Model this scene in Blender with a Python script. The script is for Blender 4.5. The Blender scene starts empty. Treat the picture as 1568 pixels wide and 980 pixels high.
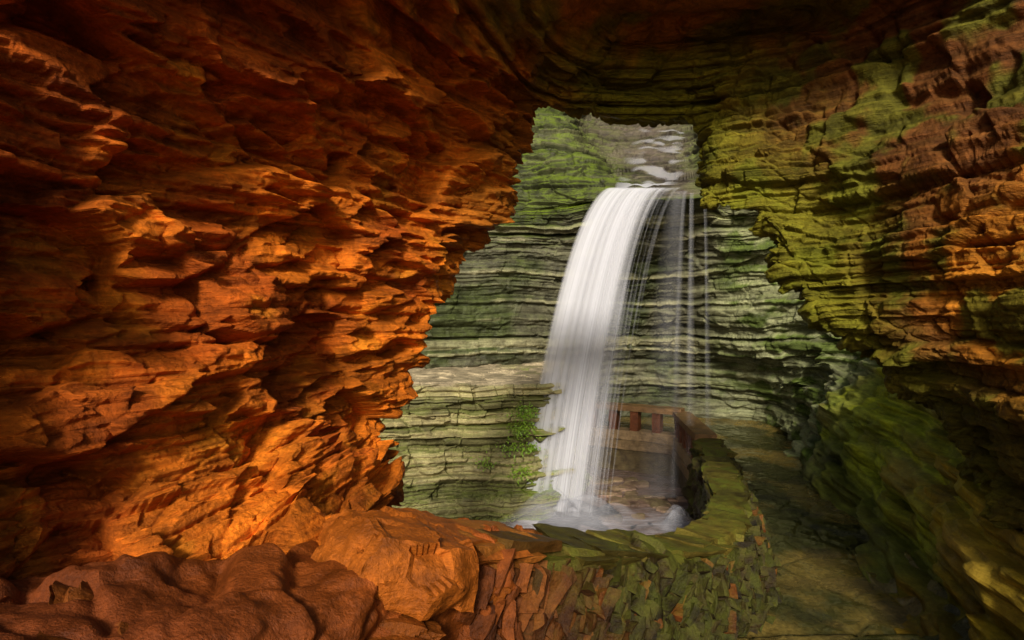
import bpy, math, random
import numpy as np
from mathutils import Vector
random.seed(7); rng=np.random.default_rng(7)
scene=bpy.context.scene
K=0.9/784.0
def from_px(a,b,d):            # image pixel x, y and assumed depth -> world metres
    return ((a-784)*K*d, d, (490-b)*K*d)

# ---------------------------------------------------------------- noise
def hsh(i,j,k,s=0):
    n=(i.astype(np.int64)*374761393+j.astype(np.int64)*668265263+k.astype(np.int64)*1274126177+s*362437)&0xffffffff
    n=((n^(n>>13))*1103515245)&0xffffffff
    n=((n^(n>>15))*2246822519)&0xffffffff
    n=n^(n>>16)
    return (n&0xffffff)/float(0x1000000)
def vn(p,s=0):
    f=np.floor(p); t=p-f; t=t*t*(3-2*t); i=f.astype(np.int64)
    r=0
    for a in (0,1):
        wa=t[:,0] if a else 1-t[:,0]
        for b in (0,1):
            wb=t[:,1] if b else 1-t[:,1]
            for c in (0,1):
                wc=t[:,2] if c else 1-t[:,2]
                r=r+wa*wb*wc*hsh(i[:,0]+a,i[:,1]+b,i[:,2]+c,s)
    return r
def fbm(p,o=4,s=0):
    r=0;a=.5;t=0
    for q in range(o):
        r=r+a*vn(p*(2.03**q)+q*11.3,s+q); t+=a; a*=.5
    return r/t
def facets(p,sc,s=0,tl=1.1):
    q=p*np.array(sc); f=np.floor(q).astype(np.int64)
    F1=np.full(len(p),9.);F2=np.full(len(p),9.);val=np.zeros(len(p));idr=np.zeros(len(p))
    for a in(-1,0,1):
        for b in(-1,0,1):
            for c in(-1,0,1):
                i=f[:,0]+a;j=f[:,1]+b;k=f[:,2]+c
                dx=q[:,0]-i-hsh(i,j,k,s);dy=q[:,1]-j-hsh(i,j,k,s+1);dz=q[:,2]-k-hsh(i,j,k,s+2)
                d=dx*dx+dy*dy+dz*dz
                hr=hsh(i,j,k,s+3)
                v=(hr-.5)+((hsh(i,j,k,s+4)-.5)*dx+(hsh(i,j,k,s+5)-.5)*dy+(hsh(i,j,k,s+6)-.5)*dz*1.3)*tl
                m=d<F1
                F2=np.where(m,F1,np.minimum(F2,d));F1=np.where(m,d,F1)
                val=np.where(m,v,val);idr=np.where(m,hr,idr)
    e=np.sqrt(F2)-np.sqrt(F1)
    return val,e,idr
def strata(p,th,sc,s=0):
    q=p[:,2]/th; q=q+.45*np.sin(q*1.7+s)+.3*np.sin(q*.61+1+s)
    i=np.floor(q);f=q-i
    v=vn(np.stack([p[:,0]*sc,p[:,1]*sc,i*1.0],1),s)
    v2=vn(np.stack([p[:,0]*sc*3.1+5,p[:,1]*sc*3.1,i],1),s+9)
    step=hsh(i,np.floor(p[:,0]*sc*1.3+hsh(i,i,i,s)*7+.6*v).astype(np.int64),np.floor(p[:,1]*sc*.9+.5*v2).astype(np.int64),s+4)
    g=np.clip(np.minimum(f,1-f)/.10,0,1)
    return .45*v+.2*v2+.35*step-.5,g,hsh(i,i*0,i*0,s+2),f
def sstep(x,a,b):
    t=np.clip((x-a)/(b-a),0,1);return t*t*(3-2*t)
def blur(D,nu,nv,n=1,along=False):
    A=D.reshape(nu,nv)
    for _ in range(n):
        B=np.pad(A,((1,1),(0,0)),'edge');A=(B[:-2]+2*B[1:-1]+B[2:])/4
        if not along:
            B=np.pad(A,((0,0),(1,1)),'edge');A=(B[:,:-2]+2*B[:,1:-1]+B[:,2:])/4
    return A.ravel()

# ---------------------------------------------------------------- grids
def cr(P,t):
    n=P.shape[0]; i=np.clip(np.floor(t).astype(int),0,n-2); f=(t-i)
    f=f.reshape((-1,)+(1,)*(P.ndim-1))
    Pe=np.concatenate([2*P[:1]-P[1:2],P,2*P[-1:]-P[-2:-1]],0)
    p0,p1,p2,p3=Pe[i],Pe[i+1],Pe[i+2],Pe[i+3]
    return .5*((2*p1)+(-p0+p2)*f+(2*p0-5*p1+4*p2-p3)*f*f+(-p0+3*p1-3*p2+p3)*f**3)
def grid(P,nu,nv):
    P=np.array(P,float)
    tu=np.linspace(0,P.shape[0]-1,nu);tv=np.linspace(0,P.shape[1]-1,nv)
    G=cr(P,tu);G=cr(G.transpose(1,0,2),tv).transpose(1,0,2)
    S,T=np.meshgrid(tu,tv,indexing='ij')
    return G,S.ravel(),T.ravel()
def gnormal(G,toward=None):
    n=np.cross(np.gradient(G,axis=0),np.gradient(G,axis=1))
    n/=np.linalg.norm(n,axis=2,keepdims=True)+1e-9
    if toward is not None:
        if np.mean(np.sum(n*(np.array(toward)-G),2))<0:n=-n
    return n
def mkmesh(name,V,F,mat,col=None,moss=None,alpha=None,smooth=False,uv=None):
    me=bpy.data.meshes.new(name)
    V=np.asarray(V,np.float32);F=np.asarray(F,np.int32)
    me.vertices.add(len(V));me.vertices.foreach_set('co',V.ravel())
    k=F.shape[1]
    me.loops.add(F.size);me.loops.foreach_set('vertex_index',F.ravel())
    me.polygons.add(len(F));me.polygons.foreach_set('loop_start',np.arange(0,F.size,k,dtype=np.int32))
    me.polygons.foreach_set('use_smooth',np.full(len(F),smooth))
    me.update(calc_edges=True);me.validate()
    def att(n,a,t):
        at=me.attributes.new(n,t,'POINT')
        if t=='FLOAT_COLOR': at.data.foreach_set('color',np.concatenate([a,np.ones((len(a),1))],1).astype(np.float32).ravel())
        else: at.data.foreach_set('value',np.asarray(a,np.float32))
    if col is not None: att('rockcol',col,'FLOAT_COLOR')
    if moss is not None: att('moss',moss,'FLOAT')
    if alpha is not None: att('dens',alpha,'FLOAT')
    me.materials.append(mat)
    ob=bpy.data.objects.new(name,me);scene.collection.objects.link(ob);return ob
def gfaces(nu,nv):
    i=np.arange(nu-1)[:,None]*nv+np.arange(nv-1)[None,:]
    i=i.ravel();return np.stack([i,i+nv,i+nv+1,i+1],1)

# ---------------------------------------------------------------- materials
def newmat(name):
    m=bpy.data.materials.new(name);m.use_nodes=True
    nt=m.node_tree;return m,nt,nt.nodes['Principled BSDF'],nt.nodes['Material Output']
def nd(nt,t,**kw):
    n=nt.nodes.new(t)
    for k,v in kw.items():
        if k in n.inputs.keys(): n.inputs[k].default_value=v
        else: setattr(n,k,v)
    return n
def ramp(nt,src,pts):
    r=nt.nodes.new('ShaderNodeValToRGB');e=r.color_ramp.elements
    while len(e)<len(pts):e.new(.5)
    for i,(p,c) in enumerate(pts):
        e[i].position=p;e[i].color=(c,c,c,1) if not hasattr(c,'__len__') else (*c,1)
    nt.links.new(src,r.inputs[0]);return r.outputs[0]
def mix(nt,f,a,b,mode='MIX'):
    m=nt.nodes.new('ShaderNodeMix');m.data_type='RGBA';m.blend_type=mode
    for s,v in((m.inputs[0],f),(m.inputs[6],a),(m.inputs[7],b)):
        if hasattr(v,'links'):nt.links.new(v,s)
        elif hasattr(v,'__len__'): s.default_value=(*v,1)
        else: s.default_value=v
    return m.outputs[2]
def rockmat(name,rough=(.5,.85),mosscol=(.13,.2,.012),bump=.5,fs=1.0,bstr=.6,zs=22,band=.8,spec=.4):
    m,nt,b,o=newmat(name);L=nt.links.new
    tc=nd(nt,'ShaderNodeTexCoord');ob=tc.outputs['Object']
    at=nd(nt,'ShaderNodeAttribute',attribute_name='rockcol')
    am=nd(nt,'ShaderNodeAttribute',attribute_name='moss')
    n1=nd(nt,'ShaderNodeTexNoise',Scale=3.0*fs,Detail=9.0,Roughness=.62);L(ob,n1.inputs['Vector'])
    n2=nd(nt,'ShaderNodeTexNoise',Scale=28.0*fs,Detail=6.0,Roughness=.65);L(ob,n2.inputs['Vector'])
    mp=nd(nt,'ShaderNodeMapping');mp.inputs['Scale'].default_value=(1.5,1.5,zs);mp.inputs['Rotation'].default_value=(.05,-.08,0);L(ob,mp.inputs['Vector'])
    n3=nd(nt,'ShaderNodeTexNoise',Scale=1.6*fs,Detail=7.0,Roughness=.65);L(mp.outputs[0],n3.inputs['Vector'])
    v1=ramp(nt,n1.outputs[0],[(.28,.45),(.52,1.0),(.75,1.35)])
    v2=ramp(nt,n2.outputs[0],[(.3,.70),(.7,1.22)])
    v3=ramp(nt,n3.outputs[0],[(.3,.45),(.7,1.4)])
    c=mix(nt,1.0,at.outputs['Color'],v1,'MULTIPLY')
    c=mix(nt,1.0,c,v2,'MULTIPLY');c=mix(nt,band,c,v3,'MULTIPLY')
    g=nd(nt,'ShaderNodeNewGeometry');sx=nd(nt,'ShaderNodeSeparateXYZ');L(g.outputs['Normal'],sx.inputs[0])
    up=nd(nt,'ShaderNodeMapRange');L(sx.outputs[2],up.inputs[0]);up.inputs[1].default_value=-.25;up.inputs[2].default_value=.7
    mm=nd(nt,'ShaderNodeMath',operation='MULTIPLY');L(up.outputs[0],mm.inputs[0]);L(am.outputs['Fac'],mm.inputs[1])
    mn=ramp(nt,n1.outputs[0],[(.38,.05),(.58,1.0)])
    m2=nd(nt,'ShaderNodeMath',operation='MULTIPLY');m2.use_clamp=True;L(mm.outputs[0],m2.inputs[0]);L(mn,m2.inputs[1])
    mc=mix(nt,n2.outputs[0],tuple(x*.45 for x in mosscol),tuple(x*1.7 for x in mosscol))
    c=mix(nt,m2.outputs[0],c,mc)
    L(c,b.inputs['Base Color'])
    rr=ramp(nt,n1.outputs[0],[(.3,rough[0]),(.7,rough[1])]);L(rr,b.inputs['Roughness'])
    b.inputs['Specular IOR Level'].default_value=spec
    hb=nd(nt,'ShaderNodeMath',operation='MULTIPLY_ADD');L(n3.outputs[0],hb.inputs[0]);hb.inputs[1].default_value=band*1.5;L(n2.outputs[0],hb.inputs[2])
    bp=nd(nt,'ShaderNodeBump',Strength=bstr,Distance=.03*bump);L(hb.outputs[0],bp.inputs['Height']);L(bp.outputs[0],b.inputs['Normal'])
    return m
M_cave=rockmat('cave_rock',rough=(.5,.8),mosscol=(.14,.14,.010),bump=1.15,zs=18,band=.85,spec=.13,bstr=.85)
M_cliff=rockmat('wet_shale',rough=(.35,.7),mosscol=(.110,.160,.008),bump=.9,fs=.8,spec=.14,bstr=.5)
M_par=rockmat('parapet_stone',rough=(.4,.7),mosscol=(.085,.10,.008),bump=.8,fs=1.6,zs=8,band=.5,spec=.18,bstr=.75)

def mixc(a,b,f): return a*(1-f[:,None])+b*f[:,None]
C=lambda *x:np.array(x)[None,:]

# ---------------------------------------------------------------- cave shell (left wall, arch and right shoulder)
cols=[
 [(640,890,4.4),(520,930,3.7),(400,1000,3.0),(200,1150,2.3),(0,1300,1.9)],
 [(618,800,4.7),(500,830,3.7),(350,900,3.0),(130,1000,2.4),(-80,1150,1.9)],
 [(622,735,5.0),(480,760,4.0),(300,830,3.1),(50,930,2.5),(-200,1000,2.0)],
 [(602,665,5.4),(480,680,4.3),(300,710,3.4),(50,780,2.7),(-250,820,2.0)],
 [(632,580,5.8),(500,590,4.6),(320,600,3.6),(50,620,2.8),(-250,640,2.0)],
 [(684,475,6.2),(540,480,5.0),(340,480,3.8),(50,480,2.9),(-250,480,2.1)],
 [(740,385,6.5),(580,370,5.2),(360,350,4.0),(50,330,2.9),(-250,300,2.1)],
 [(772,310,6.7),(620,270,5.3),(400,220,4.1),(80,170,3.0),(-220,100,2.2)],
 [(795,240,6.8),(690,160,5.5),(500,80,4.3),(220,-30,3.2),(-60,-110,2.5)],
 [(832,176,6.9),(800,115,6.3),(730,20,5.0),(660,-80,4.1),(600,-200,3.5)],
 [(940,186,6.9),(930,120,6.7),(918,60,6.5),(915,-10,5.6),(905,-170,4.4)],
 [(1068,196,6.9),(1070,120,6.7),(1080,45,6.5),(1090,-15,5.6),(1100,-170,4.4)],
 [(1086,238,6.7),(1130,170,6.5),(1250,50,6.2),(1290,-15,5.5),(1350,-170,4.4)],
 [(1090,308,6.5),(1180,250,6.2),(1340,140,5.6),(1480,20,5.0),(1750,-140,3.9)],
 [(1165,332,6.2),(1250,310,5.8),(1400,250,5.0),(1560,180,4.4),(1880,50,3.4)],
 [(1182,405,6.0),(1270,400,5.6),(1400,380,4.9),(1570,340,4.2),(1880,280,3.3)],
 [(1250,475,5.8),(1320,480,5.4),(1430,480,4.8),(1570,470,4.1),(1880,450,3.2)],
 [(1320,545,5.6),(1390,560,5.2),(1480,590,4.6),(1600,620,4.0),(1880,650,3.2)],
 [(1430,630,5.4),(1470,665,5.0),(1530,710,4.5),(1620,780,3.9),(1880,850,3.1)],
 [(1510,745,5.2),(1550,790,4.8),(1600,850,4.3),(1660,930,3.8),(1880,1080,3.0)],
]
P=[]
cen=np.array(from_px(930,500,6.5))
for c in cols:
    pts=[np.array(from_px(*q)) for q in c]
    r=pts[0];rad=r-cen;rad[1]=0;rad/=np.linalg.norm(rad)
    b1=r+rad*.3+np.array([0,.5,0]);b2=r+rad*.7+np.array([0,.75,0])
    P.append([b2,b1]+pts)
nu,nv=1250,720
G,S,T=grid(P,nu,nv)
N=gnormal(G,(0.3,1.5,0)).reshape(-1,3);p=G.reshape(-1,3)
lf=1-sstep(S,8.0,9.5)
wv=np.stack([fbm(p*1.1,2,70),fbm(p*1.1,2,71),fbm(p*1.1,2,72)],1)-.5
pw=p+wv*np.array([.35,.35,.10])*(.25+.75*lf)[:,None]
pr=pw.copy();pr[:,2]+=(.10*pw[:,0]-.06*pw[:,1])*lf
f1,e1,_=facets(pr,(1.1,1.1,1.8),1,2.0)
f2,e2,_=facets(pr,(2.3,2.3,5.2),21,2.0)
f3,e3,_=facets(pr,(5.5,5.5,14),41,1.8)
s1,g1,h1,_=strata(pr,.28,.9,3)
s2,g2,h2,_=strata(pr,.10,1.8,13)
s3,g3,h3,_=strata(pr,.038,2.6,33)
jb,je,_=facets(pr*np.array([1,1,.35]),(3.0,3.0,9),81,.6)
roof=sstep(S,8.6,9.6)*(1-sstep(S,12.2,13.2))*sstep(T,4.0,4.8)      # flat bedding plane overhead
rg=1-lf
D=(.25*f1+.12*f2+.034*f3)*(.42+.68*lf)*(1-.8*roof)
D+=(s1*(.13+.18*rg)-.035*(1-g1)+s2*(.055+.03*rg)-.018*(1-g2)+.020*s3-.006*(1-g3))*(1-.85*roof)
D+=((h1-.5)*(.08+.10*rg)+(h2-.5)*(.06+.04*rg)+(h3-.5)*.024+rg*.09*jb)*(1-.85*roof)
D-=.026*np.exp(-(e1/.05)**2)+.016*np.exp(-(e2/.06)**2)+.02*rg*np.exp(-(je/.06)**2)
Db=blur(D,nu,nv,1);Dc=blur(Db,nu,nv,1);Dd=blur(Dc,nu,nv,2)
D=Db*(1-.25*lf)+Dc*.25*lf
ur=sstep(S,7.6,8.6)*(1-sstep(S,13.6,14.6))*sstep(T,3.0,4.0)
D=D*(1-ur)+Dd*ur
D+=.014*(fbm(p*9,3,5)-.5)+.20*(fbm(p*.9,3,6)-.5)
D-=(1-sstep(T,2.6,3.6))*(.05+.05*lf)
Vp=p+N*D[:,None]
nz=fbm(p*1.1,5,90);nz2=fbm(p*2.7,4,91)
orange=C(.58,.145,.008);red=C(.32,.058,.005);amber=C(.66,.24,.013);olive=C(.105,.095,.010);brown=C(.13,.045,.010);green=C(.16,.165,.010)  # orange, red and amber hold the cave's lamplight tint in the rock colour
col=mixc(np.repeat(orange,len(p),0),red,sstep(nz,.48,.64)*.8)
col=mixc(col,amber,sstep(nz2,.58,.74)*.5)
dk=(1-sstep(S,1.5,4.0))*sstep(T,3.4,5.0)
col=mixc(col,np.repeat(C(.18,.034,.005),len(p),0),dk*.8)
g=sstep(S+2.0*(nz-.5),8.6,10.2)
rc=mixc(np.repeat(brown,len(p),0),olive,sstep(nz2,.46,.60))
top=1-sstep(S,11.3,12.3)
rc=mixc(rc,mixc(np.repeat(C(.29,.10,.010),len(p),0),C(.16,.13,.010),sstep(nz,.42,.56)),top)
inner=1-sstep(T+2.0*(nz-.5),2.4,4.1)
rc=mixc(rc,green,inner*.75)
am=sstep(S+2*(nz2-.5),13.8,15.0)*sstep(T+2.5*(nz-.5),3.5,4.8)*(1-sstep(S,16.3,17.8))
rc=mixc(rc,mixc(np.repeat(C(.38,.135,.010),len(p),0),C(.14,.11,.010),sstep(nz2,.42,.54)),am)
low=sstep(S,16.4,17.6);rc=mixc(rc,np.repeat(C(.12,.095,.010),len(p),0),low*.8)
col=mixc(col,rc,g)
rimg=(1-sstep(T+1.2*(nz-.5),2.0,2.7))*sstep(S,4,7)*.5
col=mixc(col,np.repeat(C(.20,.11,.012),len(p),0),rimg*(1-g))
col*= (.68+.62*h2)[:,None]
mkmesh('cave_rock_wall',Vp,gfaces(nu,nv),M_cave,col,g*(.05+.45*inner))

# ---------------------------------------------------------------- gorge cliff wrapping round to the right-hand wall
def colm(x,y,z):
    q=[(float(a),float(b),float(c)) for a,b,c in zip(x,y,z)]
    a,b,c=q[-1]
    far=(b>14.6) or (a<0)
    q.append((a,b+(1.8 if far else .2),c+(5.0 if far else .6)));return q
X=lambda v:[v]*9
Z0=[-4.9,-2,.5,2.3,3.1,3.5,4.7,6.3,9]
Q=[
 colm(X(-9),[11,11,11,11,11,11.2,11.8,12.5,14],Z0),
 colm(X(-5),[14.2,14.2,14.2,14.2,14.2,14.4,15,16,17.5],Z0),
 colm(X(-2.4),[16,16,15.9,15.9,15.9,16.1,16.8,17.8,19.5],Z0),
 colm(X(0),[17.2,17,16.8,16.5,16.4,16.7,17.5,18.6,20.5],Z0),
 colm(X(1.9),[18.8,18.3,17.6,16.5,15.7,15.8,17,19,21.5],Z0),
 colm(X(3.3),[19.6,19.3,18.3,16.2,14.9,14.85,17,20,24],[-4.9,-2,.4,2.3,3.0,3.25,4.4,5.8,8.3]),
 colm([5.2,5.2,5.1,5,4.9,4.8,5.2,6,7.2],[20,19.5,18.2,16.2,14.9,14.8,17,20,24],[-4.9,-2,.4,2.3,3.0,3.3,4.5,6,8.8]),
 colm([8.2,8.0,7.0,6.5,6.0,5.7,6.2,7.0,8.5],[19.3,18.3,17.0,16.0,15.2,14.9,16.3,18.5,21],[-4.6,-2.3,-.7,1.6,2.9,3.6,5,6.5,9]),
 colm([7.4,8.2,8.4,8.0,7.8,7.9,8.4,9.2,10.5],[15.6,15.2,14.7,14.2,13.8,13.6,13.6,13.9,14.5],[-4.4,-2.0,-.5,1.6,2.8,3.5,4.4,5.4,7]),
 colm([6.1,7.2,8.3,9.0,9.3,9.6,10.1,10.8,12],[12.6,12.5,12.2,11.8,11.5,11.4,11.4,11.6,12],[-4.3,-1.8,-.3,1.4,2.5,3.2,4.0,5.0,6.3]),
 colm([5.0,6.2,6.9,7.6,8.4,9.0,9.7,10.4,12],[9.9,9.8,9.7,9.6,9.6,9.6,9.7,9.8,10],[-4.2,-1.9,-.5,.9,1.9,2.6,3.3,4.0,5]),  # hidden upper rows from here on lean outward to let sky light in
 colm([3.75,5.0,5.6,6.1,6.8,7.4,8.2,9.2,11],[6.6,6.6,6.8,7,7.2,7.4,7.5,7.6,7.8],[-4.1,-1.9,-.7,.2,.9,1.4,1.9,2.5,3.2]),
 colm([3.2,4.2,4.7,5.0,5.4,5.8,6.6,7.6,9],[5.2,5.2,5.4,5.6,5.8,6.1,6.4,6.6,6.8],[-4.1,-1.9,-.8,-.1,.5,.9,1.3,1.7,2.4]),
 colm([2.9,3.6,3.9,4.2,4.6,5,5.8,6.8,8],[3.4,3.5,3.8,4.2,4.6,5.2,5.6,5.8,6],[-4.1,-1.9,-.8,-.2,.3,.6,.9,1.2,1.8]),
]
nu,nv=1300,740
G,S,T=grid(Q,nu,nv)
N=gnormal(G).reshape(-1,3);p=G.reshape(-1,3)
if np.mean(N[(S<5),1])>0:N=-N
rt=sstep(S,6.6,8.2)
nr=sstep(S,8.2,9.4)
wv=np.stack([fbm(p*.7,3,170),fbm(p*.7,3,171),fbm(p*.7,3,172)],1)-.5
pw=p+wv*np.stack([1-.6*nr,1-.6*nr,.22+0*nr],1)
s1,g1,h1,ff=strata(pw,.42,.45,103)
s2,g2,h2,_=strata(pw,.13,.9,113)
s3,g3,h3,_=strata(pw,.05,1.8,123)
f1,e1,_=facets(pw,(.8,.8,1.6),101,1.6)
f2,e2,_=facets(pw,(2.2,2.2,5),121,1.6)
lip=np.exp(-((S-5.6)/1.4)**2)*np.exp(-((T-4.6)/1.1)**2)
smoothz=(1-rt)*(1-sstep(T,2.2,3.2))
D=s1*(.38-.18*smoothz-.16*nr)+s2*(.17-.04*smoothz-.04*nr)+s3*.06*(1-.6*nr)-(.08*(1-g1)+.05*(1-g2))
D+=(h1-.5)*(.10+.22*nr)+(h2-.5)*(.12+.05*nr)+(h3-.5)*.04*(1-.4*nr)
D+=f1*(.12+.18*rt-.08*nr)*(1-.4*smoothz)+f2*(.04+.08*rt-.02*nr)
D=blur(D,nu,nv,1)
D=D*(1-nr)+blur(D,nu,nv,10,along=True)*nr
D+=.3*(fbm(p*.35,3,6)-.5)+.04*(fbm(p*3,4,7)-.5)*(1-.6*nr)
D*=(1-.8*lip)
Vp=p+N*D[:,None]
nz=fbm(p*.55,5,190);nz2=fbm(p*1.6,4,191)
grey=C(.110,.105,.065);dgreen=C(.055,.065,.025);tan=C(.27,.25,.14);ygreen=C(.44,.46,.02);darkg=C(.18,.20,.02)
col=mixc(np.repeat(grey,len(p),0),dgreen,sstep(nz,.42,.6))
col=mixc(col,tan,sstep(h1*.5+h2*.5+.5*(nz2-.5),.6,.8)*.6)
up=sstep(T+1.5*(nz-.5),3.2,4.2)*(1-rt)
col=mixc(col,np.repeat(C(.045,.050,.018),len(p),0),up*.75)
yr=sstep(S+1.0*(nz-.5),8.8,9.6)
rgt=sstep(S,6.2,7.0)*(1-yr)
col=mixc(col,mixc(np.repeat(C(.30,.31,.16),len(p),0),C(.08,.115,.02),sstep(nz2+.3*(h2-.5),.42,.58)),rgt*.85)
rcol=mixc(np.repeat(ygreen,len(p),0),darkg,sstep(nz2+.35*(h2-.5),.46,.64)*.9)  # yellow-green raised in the colour to stand in for light from the gorge
rcol=mixc(rcol,np.repeat(C(.42,.32,.12),len(p),0),sstep(h1+.5*(nz-.5),.55,.75)*.55)
rcol=mixc(rcol,np.repeat(C(.07,.062,.018),len(p),0),(1-sstep(T+.8*(nz-.5),.35,.8))*.75)
rcol=mixc(rcol,np.repeat(C(.32,.17,.012),len(p),0),sstep(S+2*(nz2-.5)+1.2*(h2-.5),10.3,11.6)*.75)
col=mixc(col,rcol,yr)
wet=np.exp(-((S-5.6)/.8)**2)*sstep(T,4.6,5.0)
col=mixc(col,np.repeat(C(.085,.062,.055),len(p),0),wet*.85)
col*=(.32+.68*h2+.58*h3)[:,None]
moss=np.clip(.34+.40*up-.14*yr-wet*.6-.20*smoothz,0,1.3)
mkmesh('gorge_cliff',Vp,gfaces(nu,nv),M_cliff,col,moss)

# ---------------------------------------------------------------- shale ledge on the left, beside the fall
Lx=[-5,-3.2,-1.6,-.3,.8,1.5,1.9]
Ly=[11.6,12.4,12.9,13.1,13.3,13.9,15.5]
Q=[]
for x,y in zip(Lx,Ly):
    Q.append([(x,y-.55,-4.9),(x,y-.35,-4.0),(x,y-.05,-2.9),(x,y,-2.0),(x,y+.1,-1.55),(x,y+.5,-1.44),(x,y+2,-1.4),(x,y+4.5,-1.3)])
nu,nv=620,480
G,S,T=grid(Q,nu,nv);N=gnormal(G).reshape(-1,3);p=G.reshape(-1,3)
if np.mean(N[:,1])>0:N=-N
wv=np.stack([fbm(p*.9,3,270),fbm(p*.9,3,271),fbm(p*1.2,3,272)],1)-.5
pw=p+wv*np.array([.8,.8,.18])
s1,g1,h1,_=strata(pw,.30,.7,203);s2,g2,h2,_=strata(pw,.10,1.5,213)
f1,e1,_=facets(pw,(1.6,1.6,3),201)
tp=sstep(T,3.7,4.5)
D=(s1*.36+s2*.28+(h2-.5)*.12-.06*(1-g1)-.08*(1-g2))*(1-.85*tp)+f1*.16*(1-.6*tp)+.05*(fbm(p*3,4,7)-.5)
D=blur(D,nu,nv,1)
Vp=p+N*D[:,None]
nz=fbm(p*1.1,4,290)
col=mixc(np.repeat(C(.13,.12,.05),len(p),0),C(.34,.29,.14),sstep(h2+.6*(nz-.5),.4,.7))
col=mixc(col,np.repeat(C(.42,.34,.22),len(p),0),tp*.8)
col=mixc(col,np.repeat(C(.08,.095,.025),len(p),0),(1-sstep(T,0.6,1.8))*.5)
mkmesh('shale_ledge',Vp,gfaces(nu,nv),M_cliff,col,np.clip(.32-.3*tp+.6*sstep(p[:,0],-.8,.6)*(nz>.5),0,1.2))

# ---------------------------------------------------------------- parapet
cl=np.array([(-2.1,1.9,-1.0,.7),(-1.45,2.6,-1.2,.6),(-.76,3.6,-1.42,.42),(-.02,4.4,-1.76,.36),(.86,5.1,-2.03,.33),(1.75,5.8,-2.32,.28),
             (2.5,6.7,-2.44,.26),(3.1,8.2,-2.54,.25),(3.6,9.8,-2.62,.25),(4.1,11.5,-2.70,.25),(4.45,13.2,-2.78,.25)])
def clat(t):
    c=cr(cl,np.atleast_1d(t));d=cr(cl,np.clip(np.atleast_1d(t)+.02,0,len(cl)-1))-cr(cl,np.clip(np.atleast_1d(t)-.02,0,len(cl)-1))
    d=d[:,:2]/np.linalg.norm(d[:,:2],axis=1,keepdims=True)
    return c,d
ts=np.linspace(0,len(cl)-1,34)
c,d=clat(ts);Q=[]
for (x,y,z,w),(dx,dy) in zip(c,d):
    rx,ry=dy,-dx
    prof=[(w*1.35,-2.6),(w*1.15,-1.0),(w*1.0,-.35),(w*.88,-.1),(w*.5,-.04),(-w*.5,-.04),(-w*.9,-.1),(-w*1.05,-.5),(-w*1.2,-1.4),(-w*1.3,-2.9)]
    Q.append([(x+rx*a,y+ry*a,max(z+b,-4.9)) for a,b in prof])
nu,nv=900,260
G,S,T=grid(Q,nu,nv);N=gnormal(G).reshape(-1,3);p=G.reshape(-1,3)
Gc=cr(cl,np.linspace(0,len(cl)-1,nu))[:,:3];Gc[:,2]-=.8
cc=np.repeat(Gc,nv,0)
if np.mean(np.sum(N*(p-cc),1))<0:N=-N
tS=S/33*(len(cl)-1)
f1,e1,_=facets(p,(1.6,1.6,2.4),301,1.8);f2,e2,_=facets(p,(4,4,8),321,1.9);f3,e3,_=facets(p,(10,10,16),331,1.7)
lo=sstep(tS,2.0,3.0)
D=.14*f1*(.75+.25*lo)+.06*f2*(.6+.4*lo)+.02*f3-.03*np.exp(-(e1/.05)**2)
D=blur(D,nu,nv,1);D=D*lo+blur(D,nu,nv,2)*(1-lo)+.02*(fbm(p*8,3,3)-.5)
Vc=p+N*D[:,None]
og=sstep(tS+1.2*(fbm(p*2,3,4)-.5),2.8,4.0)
colc=mixc(np.repeat(C(.24,.056,.006),len(p),0),np.repeat(C(.04,.024,.008),len(p),0),og)  # painted lamplight orange at left, dark shade tone of the face at right
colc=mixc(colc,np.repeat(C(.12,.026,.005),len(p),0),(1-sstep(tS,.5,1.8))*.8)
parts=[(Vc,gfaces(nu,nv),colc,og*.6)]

def cube_t(n):
    import bmesh
    bm=bmesh.new();bmesh.ops.create_cube(bm,size=2);bmesh.ops.subdivide_edges(bm,edges=bm.edges[:],cuts=n,use_grid_fill=True)
    bm.verts.ensure_lookup_table();v=np.array([x.co[:] for x in bm.verts]);f=np.array([[q.index for q in x.verts] for x in bm.faces]);bm.free();return v,f
CT=cube_t(5);CT2=cube_t(24)
def stone(center,size,axes,colr,moss,seed,T=CT,rnd=.18,ns=.06,tap=1.0,big=0,nf=5):
    v,f=T;v=v.copy()
    l=np.linalg.norm(v,axis=1,keepdims=True);sp=v/l*1.35
    v=v*(1-rnd)+sp*rnd
    r=np.random.default_rng(seed)
    v[:,0]*=1+tap*(r.uniform(-.3,.3)*v[:,2]+r.uniform(-.2,.2)*v[:,1])
    v[:,1]*=1+tap*(r.uniform(-.3,.3)*v[:,2]+r.uniform(-.3,.3)*v[:,0])
    v[:,2]+=tap*(r.uniform(-.25,.25)*v[:,0]+r.uniform(-.25,.25)*v[:,1])
    w=v*np.array(size)
    q=w+seed*3.17
    nn=np.stack([fbm(q*nf,3,1),fbm(q*nf,3,2),fbm(q*nf,3,3)],1)-.5
    w=w+nn*ns*2*min(1,min(size)*5+.3)
    if big:
        fv,fe,_=facets(q,(3.5,3.5,4),11,2.0);w=w+(v/np.linalg.norm(v,axis=1,keepdims=True))*(fv*big)[:,None]
    w=w@np.array(axes)+np.array(center)
    return w,f,np.repeat(np.array(colr)[None,:],len(w),0),np.full(len(w),moss)
def unit(a):a=np.array(a,float);return a/np.linalg.norm(a)
sd=0
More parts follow.
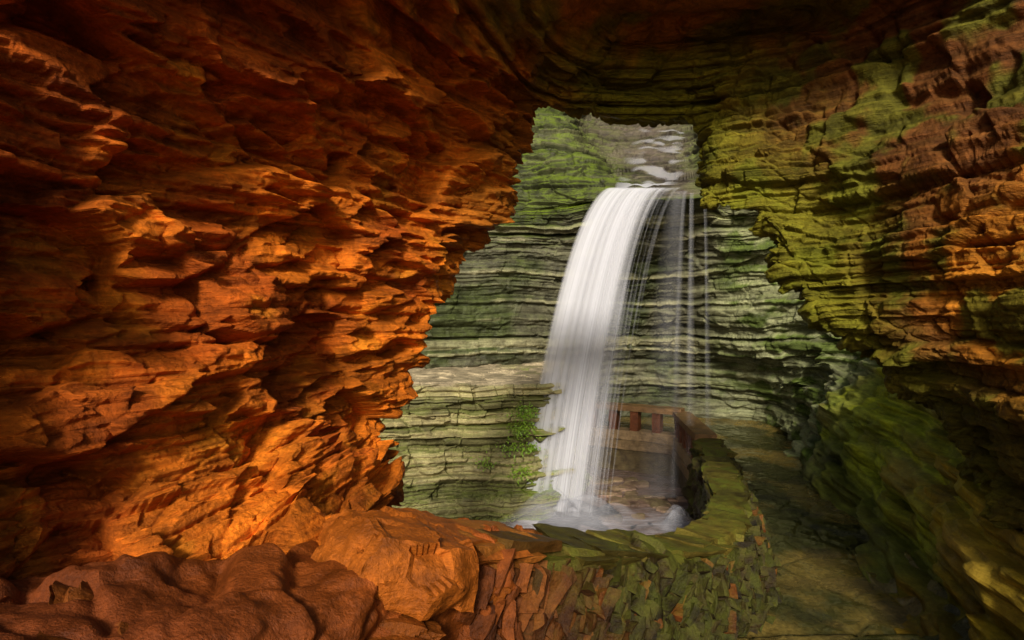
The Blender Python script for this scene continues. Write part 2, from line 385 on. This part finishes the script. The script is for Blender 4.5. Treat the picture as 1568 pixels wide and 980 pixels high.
# thin slates set on edge in the outer face
CS=cube_t(3)
t=2.25
while t<10:
    c,d=clat(t);x,y,z,w=c[0];dx,dy=d[0]
    al=unit((dx,dy,0));out=unit((dy,-dx,0))
    gf=min(1,max(0,(t-2.5)/1.3))
    zz=z-.02-random.uniform(0,.08)
    rows=11 if t<6.4 else 7
    for r in range(rows):
        sd+=1
        h=random.uniform(.045,.11)*(1.4 if gf<.6 else 1);th=random.uniform(.012,.032)*(1.4 if gf<.5 else 1)
        o=w*.90+.03*r+random.uniform(-.06,.06)
        cen2=np.array((x,y,0))+out*o+al*random.uniform(-.05,.05)
        cz=zz-h*.7;zz-=h*1.25
        lean=random.gauss(.85,.25)
        a3=unit(np.array((0,0,1))+al*lean+out*(-.30+random.uniform(-.2,.15)))
        a2=unit(out-np.dot(out,a3)*a3+al*random.uniform(-.45,.45));a2=unit(a2-np.dot(a2,a3)*a3);a1=np.cross(a2,a3)
        k=random.uniform(.3,1.3)
        ocol=np.array((.16,.040,.006))*(1-gf)+np.array((.034,.020,.006))*gf  # orange end carries lamplight tint, dark end the shade on the face
        if random.random()<.07: ocol=np.array((.14,.042,.008))
        parts.append(stone((cen2[0],cen2[1],cz),(th,random.uniform(.07,.14),h),(a1,a2,a3),ocol*k,gf*.45,sd,T=CS,tap=1.1,rnd=.15,ns=.06,nf=9))
    t+=random.uniform(.04,.065) if t<6.4 else .065
# coping slabs
t=2.4
while t<9.9:
    c,d=clat(t);x,y,z,w=c[0];dx,dy=d[0];al=unit((dx,dy,0));out=unit((dy,-dx,0))
    gf=min(1,max(0,(t-2.5)/.8))
    nl=2 if t>3.2 else 3
    for lay in range(nl):
        sd+=1
        L=random.uniform(.16,.36)
        a1=unit(al+out*random.uniform(-.18,.18)+np.array((0,0,random.uniform(-.06,.06)-.26*(t<5.5))));a2=unit(out+al*random.uniform(-.25,.25)+np.array((0,0,random.uniform(-.06,.05))));a2=unit(a2-np.dot(a2,a1)*a1);a3=np.cross(a1,a2)
        if a3[2]<0:a3=-a3
        cen2=np.array((x,y,z-.03+.06*lay))+out*random.uniform(-.07,.07)
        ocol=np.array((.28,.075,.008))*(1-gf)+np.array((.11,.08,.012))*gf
        parts.append(stone(cen2,(L,w*random.uniform(.8,1.05),random.uniform(.025,.045)),(a1,a2,a3),ocol*random.uniform(.4,1.35),gf*random.choice((.25,.6,.85)),sd,rnd=.06,ns=.06,tap=.6,nf=7))
    t+=random.uniform(.20,.30)
# boulder and sloping slabs at the foot of the cave wall
for (a,b,dd,sx,sy,sz,k,rn,bg) in [(612,850,3.45,.40,.40,.17,.74,.42,.05),(455,985,2.75,.62,.40,.10,.52,.10,.05),(700,885,3.75,.22,.24,.05,.5,.08,.03),(260,985,2.45,.42,.34,.10,.32,.10,.06),(480,905,3.1,.34,.24,.06,.5,.10,.04),(590,945,3.15,.20,.26,.06,.4,.08,.03)]:
    sd+=1;a1=unit((.8,.5,-.36));a2=unit(np.cross((0,0,1),a1));a3=np.cross(a1,a2)
    parts.append(stone(from_px(a,b,dd),(sx,sy,sz),(a1,a2,a3),np.array((.46,.118,.009))*k,.0,sd,T=CT2,rnd=rn,ns=.05,big=bg,tap=.6))
def joined(name,parts,mat):
    off=0;VV=[];FF=[];CC=[];MM=[]
    for v,f,c_,m_ in parts:
        VV.append(v);FF.append(f+off);CC.append(c_);MM.append(m_);off+=len(v)
    return mkmesh(name,np.concatenate(VV),np.concatenate(FF),mat,np.concatenate(CC),np.concatenate(MM))
joined('stone_parapet_wall',parts,M_par)

# ---------------------------------------------------------------- footbridge parapet with openings (behind the fall)
parts=[]
def seg(a,b,zt):
    a=np.array(a,float);b=np.array(b,float);L=np.linalg.norm(b-a);al=unit(np.append(b-a,0));out=unit((al[1],-al[0],0));up=np.array((0,0,1.))
    def blk(s0,s1,z0,z1,w,colr,moss,ns=.02):
        global sd
        sd+=1
        m=(a+(b-a)*((s0+s1)/2/L))
        v0,f=(CT2 if s1-s0>1 else CT)
        v=v0*.98*np.array(((s1-s0)/2,w,(z1-z0)/2))
        q=v+sd*2.3;v=v+(np.stack([fbm(q*5,3,1),fbm(q*5,3,2),fbm(q*5,3,3)],1)-.5)*ns*2
        v=v@np.array((al,out,up))+np.array((m[0],m[1],(z0+z1)/2))
        parts.append((v,f,np.repeat(np.array(colr)[None,:],len(v),0),np.full(len(v),moss)))
    blk(0,L,-4.95,zt-1.30,.20,(.10,.07,.035),.3,.05)
    blk(0,L,zt-1.30,zt-1.02,.27,(.24,.16,.08),.1,.02)
    blk(0,L,zt-1.02,zt-.74,.23,(.34,.23,.12),.1,.02)
    n=max(2,round(L/.70))
    for i in range(n+1):
        s=i*L/n
        blk(max(s-.12,-.1),min(s+.12,L+.1),zt-.75,zt-.15,.18,(.18,.06,.024),.0,.02)
    blk(-.12,L+.12,zt-.16,zt-.0,.25,(.22,.12,.05),.2,.02)
seg((4.45,13.1),(4.85,16.3),-2.62)
seg((4.85,16.4),(1.4,18.3),-2.55)
joined('footbridge_parapet',parts,M_par)

# ---------------------------------------------------------------- footpath
ys=np.linspace(1.5,21,420)
lx=np.interp(ys,[1.5,2.6,3.6,4.4,5.1,5.8,6.7,8.2,9.8,11.5,13.2,16.3,18.4,21],[-2.2,-1.45,-.76,-.02,.86,1.75,2.5,3.1,3.6,4.1,4.45,4.85,1.4,-1])
rx=np.interp(ys,[1.5,5.2,6.6,9.9,12.6,15.6,19.3,21],[4.2,4.4,4.7,6.2,7.4,8.6,9,9])
zs=np.interp(ys,[1.5,4.4,5.4,10,15,18,21],[-2.2,-2.75,-3.1,-3.2,-3.42,-3.4,-3.3])
stp=np.where(ys<5.4,-3.1+np.ceil((5.4-ys)/.34)*.13,zs)
us=np.linspace(0,1,200)
GX=lx[:,None]+(rx-lx)[:,None]*us[None,:];GY=np.repeat(ys[:,None],200,1);GZ=np.repeat(stp[:,None],200,1)
p=np.stack([GX,GY,GZ],2).reshape(-1,3)
q=p.copy();q[:,2]=0
fv,fe,fi=facets(q+ .3*(fbm(q*2,2,5)-.5)[:,None],(1.3,1.1,1),401)
p[:,2]+=.02*fv-.02*np.exp(-(fe/.05)**2)+.07*(fbm(q*1.2,4,3)-.5)+.03*(fbm(q*7,3,8)-.5)
uu=np.tile(us,420);p[:,2]+=.25*sstep(uu,.85,1.0)
col=mixc(np.repeat(C(.14,.10,.024),len(p),0),C(.035,.034,.010),sstep(fbm(q*.9,4,9),.42,.56))*(.85+.25*fi)[:,None]
def wetmat():
    m,nt,b,o=newmat('wet_flagstone');L=nt.links.new
    ob=nd(nt,'ShaderNodeTexCoord').outputs['Object'];at=nd(nt,'ShaderNodeAttribute',attribute_name='rockcol')
    n1=nd(nt,'ShaderNodeTexNoise',Scale=1.3,Detail=6.0,Roughness=.6);L(ob,n1.inputs['Vector'])
    n2=nd(nt,'ShaderNodeTexNoise',Scale=22.0,Detail=6.0,Roughness=.7);L(ob,n2.inputs['Vector'])
    c=mix(nt,1.0,at.outputs['Color'],ramp(nt,n2.outputs[0],[(.3,.45),(.7,1.5)]),'MULTIPLY')
    L(c,b.inputs['Base Color'])
    L(ramp(nt,n1.outputs[0],[(.48,.03),(.54,.12),(.62,.40)]),b.inputs['Roughness'])
    bs=ramp(nt,n1.outputs[0],[(.48,.02),(.58,.8)])
    bp=nd(nt,'ShaderNodeBump',Distance=.04);L(n2.outputs[0],bp.inputs['Height']);L(bs,bp.inputs['Strength']);L(bp.outputs[0],b.inputs['Normal'])
    return m
M_wet=wetmat()
mkmesh('footpath',p,gfaces(420,200),M_wet,col,smooth=True)
# unseen rock floor behind the viewpoint, added to bounce warm light forward
gx,gy=np.meshgrid(np.linspace(-14,14,220),np.linspace(-24,1.45,220),indexing='ij')
p=np.stack([gx.ravel(),gy.ravel(),np.full(gx.size,-1.75)],1)
f1,_,fi=facets(p,(.9,.9,1),501);p[:,2]+=.1*f1+.3*(fbm(p*.4,3,2)-.5)
mkmesh('ground',p,gfaces(220,220),M_cave,np.repeat(C(.34,.15,.04),len(p),0)*(.8+.4*fi)[:,None],np.zeros(len(p)))

# ---------------------------------------------------------------- pool
def poolmat():
    m,nt,b,o=newmat('pool_water');L=nt.links.new
    ob=nd(nt,'ShaderNodeTexCoord').outputs['Object']
    at=nd(nt,'ShaderNodeAttribute',attribute_name='dens')
    n1=nd(nt,'ShaderNodeTexNoise',Scale=1.6,Detail=7.0,Roughness=.6,Distortion=1.2);L(ob,n1.inputs['Vector'])
    mp=nd(nt,'ShaderNodeMapping');mp.inputs['Scale'].default_value=(1,3.5,1);mp.inputs['Rotation'].default_value=(0,0,.5);L(ob,mp.inputs['Vector'])
    n2=nd(nt,'ShaderNodeTexNoise',Scale=1.5,Detail=6.0,Distortion=.8);L(mp.outputs[0],n2.inputs['Vector'])
    c=mix(nt,ramp(nt,n1.outputs[0],[(.35,0.),(.65,1.)]),(.06,.038,.026),(.17,.11,.09))
    f=nd(nt,'ShaderNodeMath',operation='MULTIPLY');L(at.outputs['Fac'],f.inputs[0]);L(ramp(nt,n2.outputs[0],[(.42,0.05),(.70,1.)]),f.inputs[1])
    c=mix(nt,f.outputs[0],c,(.58,.56,.60));L(c,b.inputs['Base Color'])
    b.inputs['Roughness'].default_value=.18
    bp=nd(nt,'ShaderNodeBump',Strength=.5,Distance=.08);L(n2.outputs[0],bp.inputs['Height']);L(bp.outputs[0],b.inputs['Normal'])
    return m
gx,gy=np.meshgrid(np.linspace(-9,9,300),np.linspace(5,20,260),indexing='ij')
p=np.stack([gx.ravel(),gy.ravel(),np.full(gx.size,-4.5)],1)
d1=np.sqrt(((p[:,0]-1.3)/1.3)**2+((p[:,1]-12.8)/.8)**2);d2=np.hypot(p[:,0]-3.6,p[:,1]-12.6)
foam=np.clip(np.exp(-(d1/1.0)**2)*1.3+.9*np.exp(-(d2/.5)**2)+.16,0,1)
p[:,2]+=.05*(fbm(p*1.5,3,2)-.5)
mkmesh('pool',p,gfaces(300,260),poolmat(),alpha=foam,smooth=True)
parts=[]
for i in range(46):
    sd+=1;x=random.uniform(2.2,4.4);y=random.uniform(11.2,16.2);s=random.uniform(.08,.3)
    parts.append(stone((x,y,-4.53),(s,s*random.uniform(.6,1),s*.35),np.eye(3),np.array((.24,.15,.11))*random.uniform(.5,1.2),.2,sd,rnd=.5))
joined('pool_rocks',parts,M_cliff)

# ---------------------------------------------------------------- waterfall
def watermat():
    m,nt,b,o=newmat('falling_water');L=nt.links.new
    at=nd(nt,'ShaderNodeAttribute',attribute_name='dens')
    b.inputs['Base Color'].default_value=(.82,.83,.89,1);b.inputs['Roughness'].default_value=.55
    tr=nd(nt,'ShaderNodeBsdfTranslucent');tr.inputs[0].default_value=(.82,.83,.89,1)
    tp=nd(nt,'ShaderNodeBsdfTransparent')
    a=nd(nt,'ShaderNodeMixShader');a.inputs[0].default_value=.35;L(b.outputs[0],a.inputs[1]);L(tr.outputs[0],a.inputs[2])
    x=nd(nt,'ShaderNodeMixShader');L(at.outputs['Fac'],x.inputs[0]);L(tp.outputs[0],x.inputs[1]);L(a.outputs[0],x.inputs[2])
    L(x.outputs[0],o.inputs[0]);return m
MW=watermat()
def n1(u,s): return vn(np.stack([u,u*0+.5,u*0+.5],1),s)
VV=[];FF=[];AA=[];off=0
nu,nv=640,130
for lay in range(3):
    U,Vv=np.meshgrid(np.linspace(0,1,nu),np.linspace(0,1,nv),indexing='ij');u=U.ravel();v=Vv.ravel()
    s=v**1.5
    xl=2.54+(4.52-2.54)*u
    sq=np.sqrt(s)
    x=xl-sq*(2.50-.42*u)+.06*(n1(u*6+lay*3,40+lay)-.5)*sq
    y=14.62-1.65*sq+lay*.07+.22*(n1(u*9+lay*5,50+lay)-.5)*sq+.08*(n1(u*30,55+lay)-.5)*sq
    z=3.40-7.95*s-.10*(1-np.exp(-s*30))
    uu=u+.010*(n1(v*3+lay,60)-.5)
    a=.44*n1(uu*12,70+lay)+.36*n1(uu*38,80+lay)+.20*vn(np.stack([uu*90,v*1.2,u*0],1),90+lay)
    edge=.80
    dens=1.0-.95*sstep(u,edge-.34,edge+.18)
    dens-=.32*np.exp(-((u-.76)/.09)**2)*np.exp(-((v-.35)/.2)**2)
    dens+=.4*(1-sstep(v,0,.07))
    dens-=.12*sstep(v,.45,.9)
    al=np.clip((a-.5)*2.2+dens*.84-.18,0,.92)
    al*=sstep(u,0,.05+.05*lay)*(1-sstep(u,.90,1))
    al*=.56
    VV.append(np.stack([x,y,z],1));FF.append(gfaces(nu,nv)+off);AA.append(al);off+=len(u)
for (x0,wd,dx,z0,z1,dn) in [(4.60,.12,.20,3.25,-4.4,.22),(4.92,.08,.05,3.0,-4.4,.15),(4.3,.5,.6,3.3,-4.4,.12),(4.45,.1,.45,3.3,-4.4,.18)]:
    a_,b_=24,90
    U,Vv=np.meshgrid(np.linspace(0,1,a_),np.linspace(0,1,b_),indexing='ij');u=U.ravel();v=Vv.ravel()
    s=v**1.4
    x=x0+(u-.5)*wd*(1+1.8*s)-dx*np.sqrt(s);y=14.55-.45*np.sqrt(s)+.03*np.sin(u*5);z=z0+(z1-z0)*s
    al=np.clip(np.sin(np.pi*u),0,1)**1.5*dn*(.4+.8*vn(np.stack([u*4,v*3,u*0+x0],1),7))*(1-.4*v)
    VV.append(np.stack([x,y,z],1));FF.append(gfaces(a_,b_)+off);AA.append(al);off+=len(u)
mkmesh('waterfall',np.concatenate(VV),np.concatenate(FF),MW,alpha=np.nan_to_num(np.concatenate(AA)),smooth=True)
VV=[];FF=[];AA=[];off=0
for (cx,cy,R,H,dn) in [(3.55,12.4,.60,.44,.18),(3.62,12.4,.45,.40,.28),(3.5,12.35,.36,.34,.38),(3.3,12.3,.8,.14,.25),(1.3,12.7,1.7,.45,.16),(.9,12.6,1.3,.7,.13),(1.7,12.6,1.2,.6,.13),(1.4,12.5,1.6,.22,.22),(2.3,12.7,.9,.4,.12),(.6,12.6,1.0,.4,.14)]:
    a_,b_=80,40
    U,Vv=np.meshgrid(np.linspace(0,2*np.pi,a_),np.linspace(0,1,b_),indexing='ij');u=U.ravel();v=Vv.ravel()
    k=.8+.4*vn(np.stack([np.cos(u)*1.5+cx,np.sin(u)*1.5,v],1),int(R*100))
    r=v*R*k;z=-4.52+H*(np.cos(np.pi*v)*.5+.5)*(.8+.4*vn(np.stack([np.cos(u)*v*2,np.sin(u)*v*2,v*0+cx],1),5))+.02
    al=np.clip(dn*(1-v**1.5)*(.3+1.4*vn(np.stack([np.cos(u)*4*v,np.sin(u)*4*v,v*3],1),9)),0,1)
    VV.append(np.stack([cx+r*np.cos(u),cy+r*np.sin(u)*.7,z],1));FF.append(gfaces(a_,b_)+off);AA.append(al);off+=len(u)
mkmesh('splash',np.concatenate(VV),np.concatenate(FF),MW,alpha=np.concatenate(AA),smooth=True)
# stream feeding the lip
nu,nv=160,160
U,Vv=np.meshgrid(np.linspace(0,1,nu),np.linspace(0,1,nv),indexing='ij');u=U.ravel();v=Vv.ravel()
yy=14.6+9*v
z=3.41+9*.50*v+.02
z=z-.45*sstep(v,0,.12)*(1-sstep(v,.12,.3))*.3
x=2.6+v*2.6+(1.9+.6*v)*u+.3*(n1(v*5,3)-.5)
z+=.12*(vn(np.stack([u*7,v*14,u*0],1),5)-.5)
sn=np.clip(np.sin(np.pi*u),0,1)
al=np.clip(vn(np.stack([u*4,v*22,u*0],1),77)*1.8-1.0,0,.38)*sn**.5
al=np.where(v<.06,np.maximum(al,.7*sn**.4*(1-sstep(u,.6,.9))),al)
mkmesh('stream',np.stack([x,yy,z],1),gfaces(nu,nv),MW,alpha=al,smooth=True)

# ---------------------------------------------------------------- fern / moss tufts on the ledge
def leafmat():
    m,nt,b,o=newmat('fern_leaf');L=nt.links.new
    ob=nd(nt,'ShaderNodeTexCoord').outputs['Object'];n=nd(nt,'ShaderNodeTexNoise',Scale=9.0);L(ob,n.inputs['Vector'])
    L(mix(nt,n.outputs[0],(.06,.14,.008),(.26,.42,.02)),b.inputs['Base Color']);b.inputs['Roughness'].default_value=.5
    return m
ML=leafmat();V=[];F=[]
def tuft(c,r,n):
    for i in range(n):
        q=np.array(c)+np.array([random.gauss(0,r),random.gauss(0,r*.4),random.gauss(0,r*.7)])
        a=unit([random.gauss(0,1),-abs(random.gauss(0,.8)),random.gauss(-.2,.6)]);b=unit(np.cross(a,[random.gauss(0,.4),random.gauss(0,.4),1]))
        l=random.uniform(.03,.07);w=l*.35;k=len(V)
        V.extend([q,q+a*l*.5+b*w,q+a*l+np.array((0,0,-l*.3)),q+a*l*.5-b*w]);F.append((k,k+1,k+2,k+3))
for c,r,n in [((.30,12.85,-2.1),.14,320),((.2,12.82,-2.45),.13,240),((.0,12.8,-2.9),.14,150),((.45,12.9,-2.9),.1,120),((-.6,12.7,-3.2),.12,80),((.2,12.7,-3.4),.12,90)]:
    tuft(c,r,n)
mkmesh('fern_clump',np.array(V),np.array(F),ML)

# ---------------------------------------------------------------- light, sky, camera
el=math.radians(29)
dirv=Vector((-.11,-1,0)).normalized()*math.cos(el)+Vector((0,0,math.sin(el)))
sun=bpy.data.lights.new('sun','SUN');sun.energy=5;sun.angle=math.radians(10);sun.color=(1,.92,.8)
so=bpy.data.objects.new('sun',sun);scene.collection.objects.link(so);so.rotation_euler=dirv.to_track_quat('Z','Y').to_euler()
w=bpy.data.worlds.new('World');scene.world=w;w.use_nodes=True;nt=w.node_tree
sk=nt.nodes.new('ShaderNodeTexSky');sk.sky_type='NISHITA';sk.sun_disc=False;sk.sun_elevation=el;sk.sun_rotation=math.atan2(dirv.x,dirv.y)
sk.dust_density=4.0
nt.links.new(sk.outputs[0],nt.nodes['Background'].inputs[0]);nt.nodes['Background'].inputs[1].default_value=.085
cam=bpy.data.cameras.new('camera');cam.lens=20;cam.sensor_width=36;cam.clip_end=500;cam.clip_start=.05
co=bpy.data.objects.new('camera',cam);scene.collection.objects.link(co);co.location=(0,0,0);co.rotation_euler=(math.radians(90),0,0)
scene.camera=co
scene.view_settings.view_transform='Standard';scene.view_settings.look='None';scene.view_settings.exposure=0
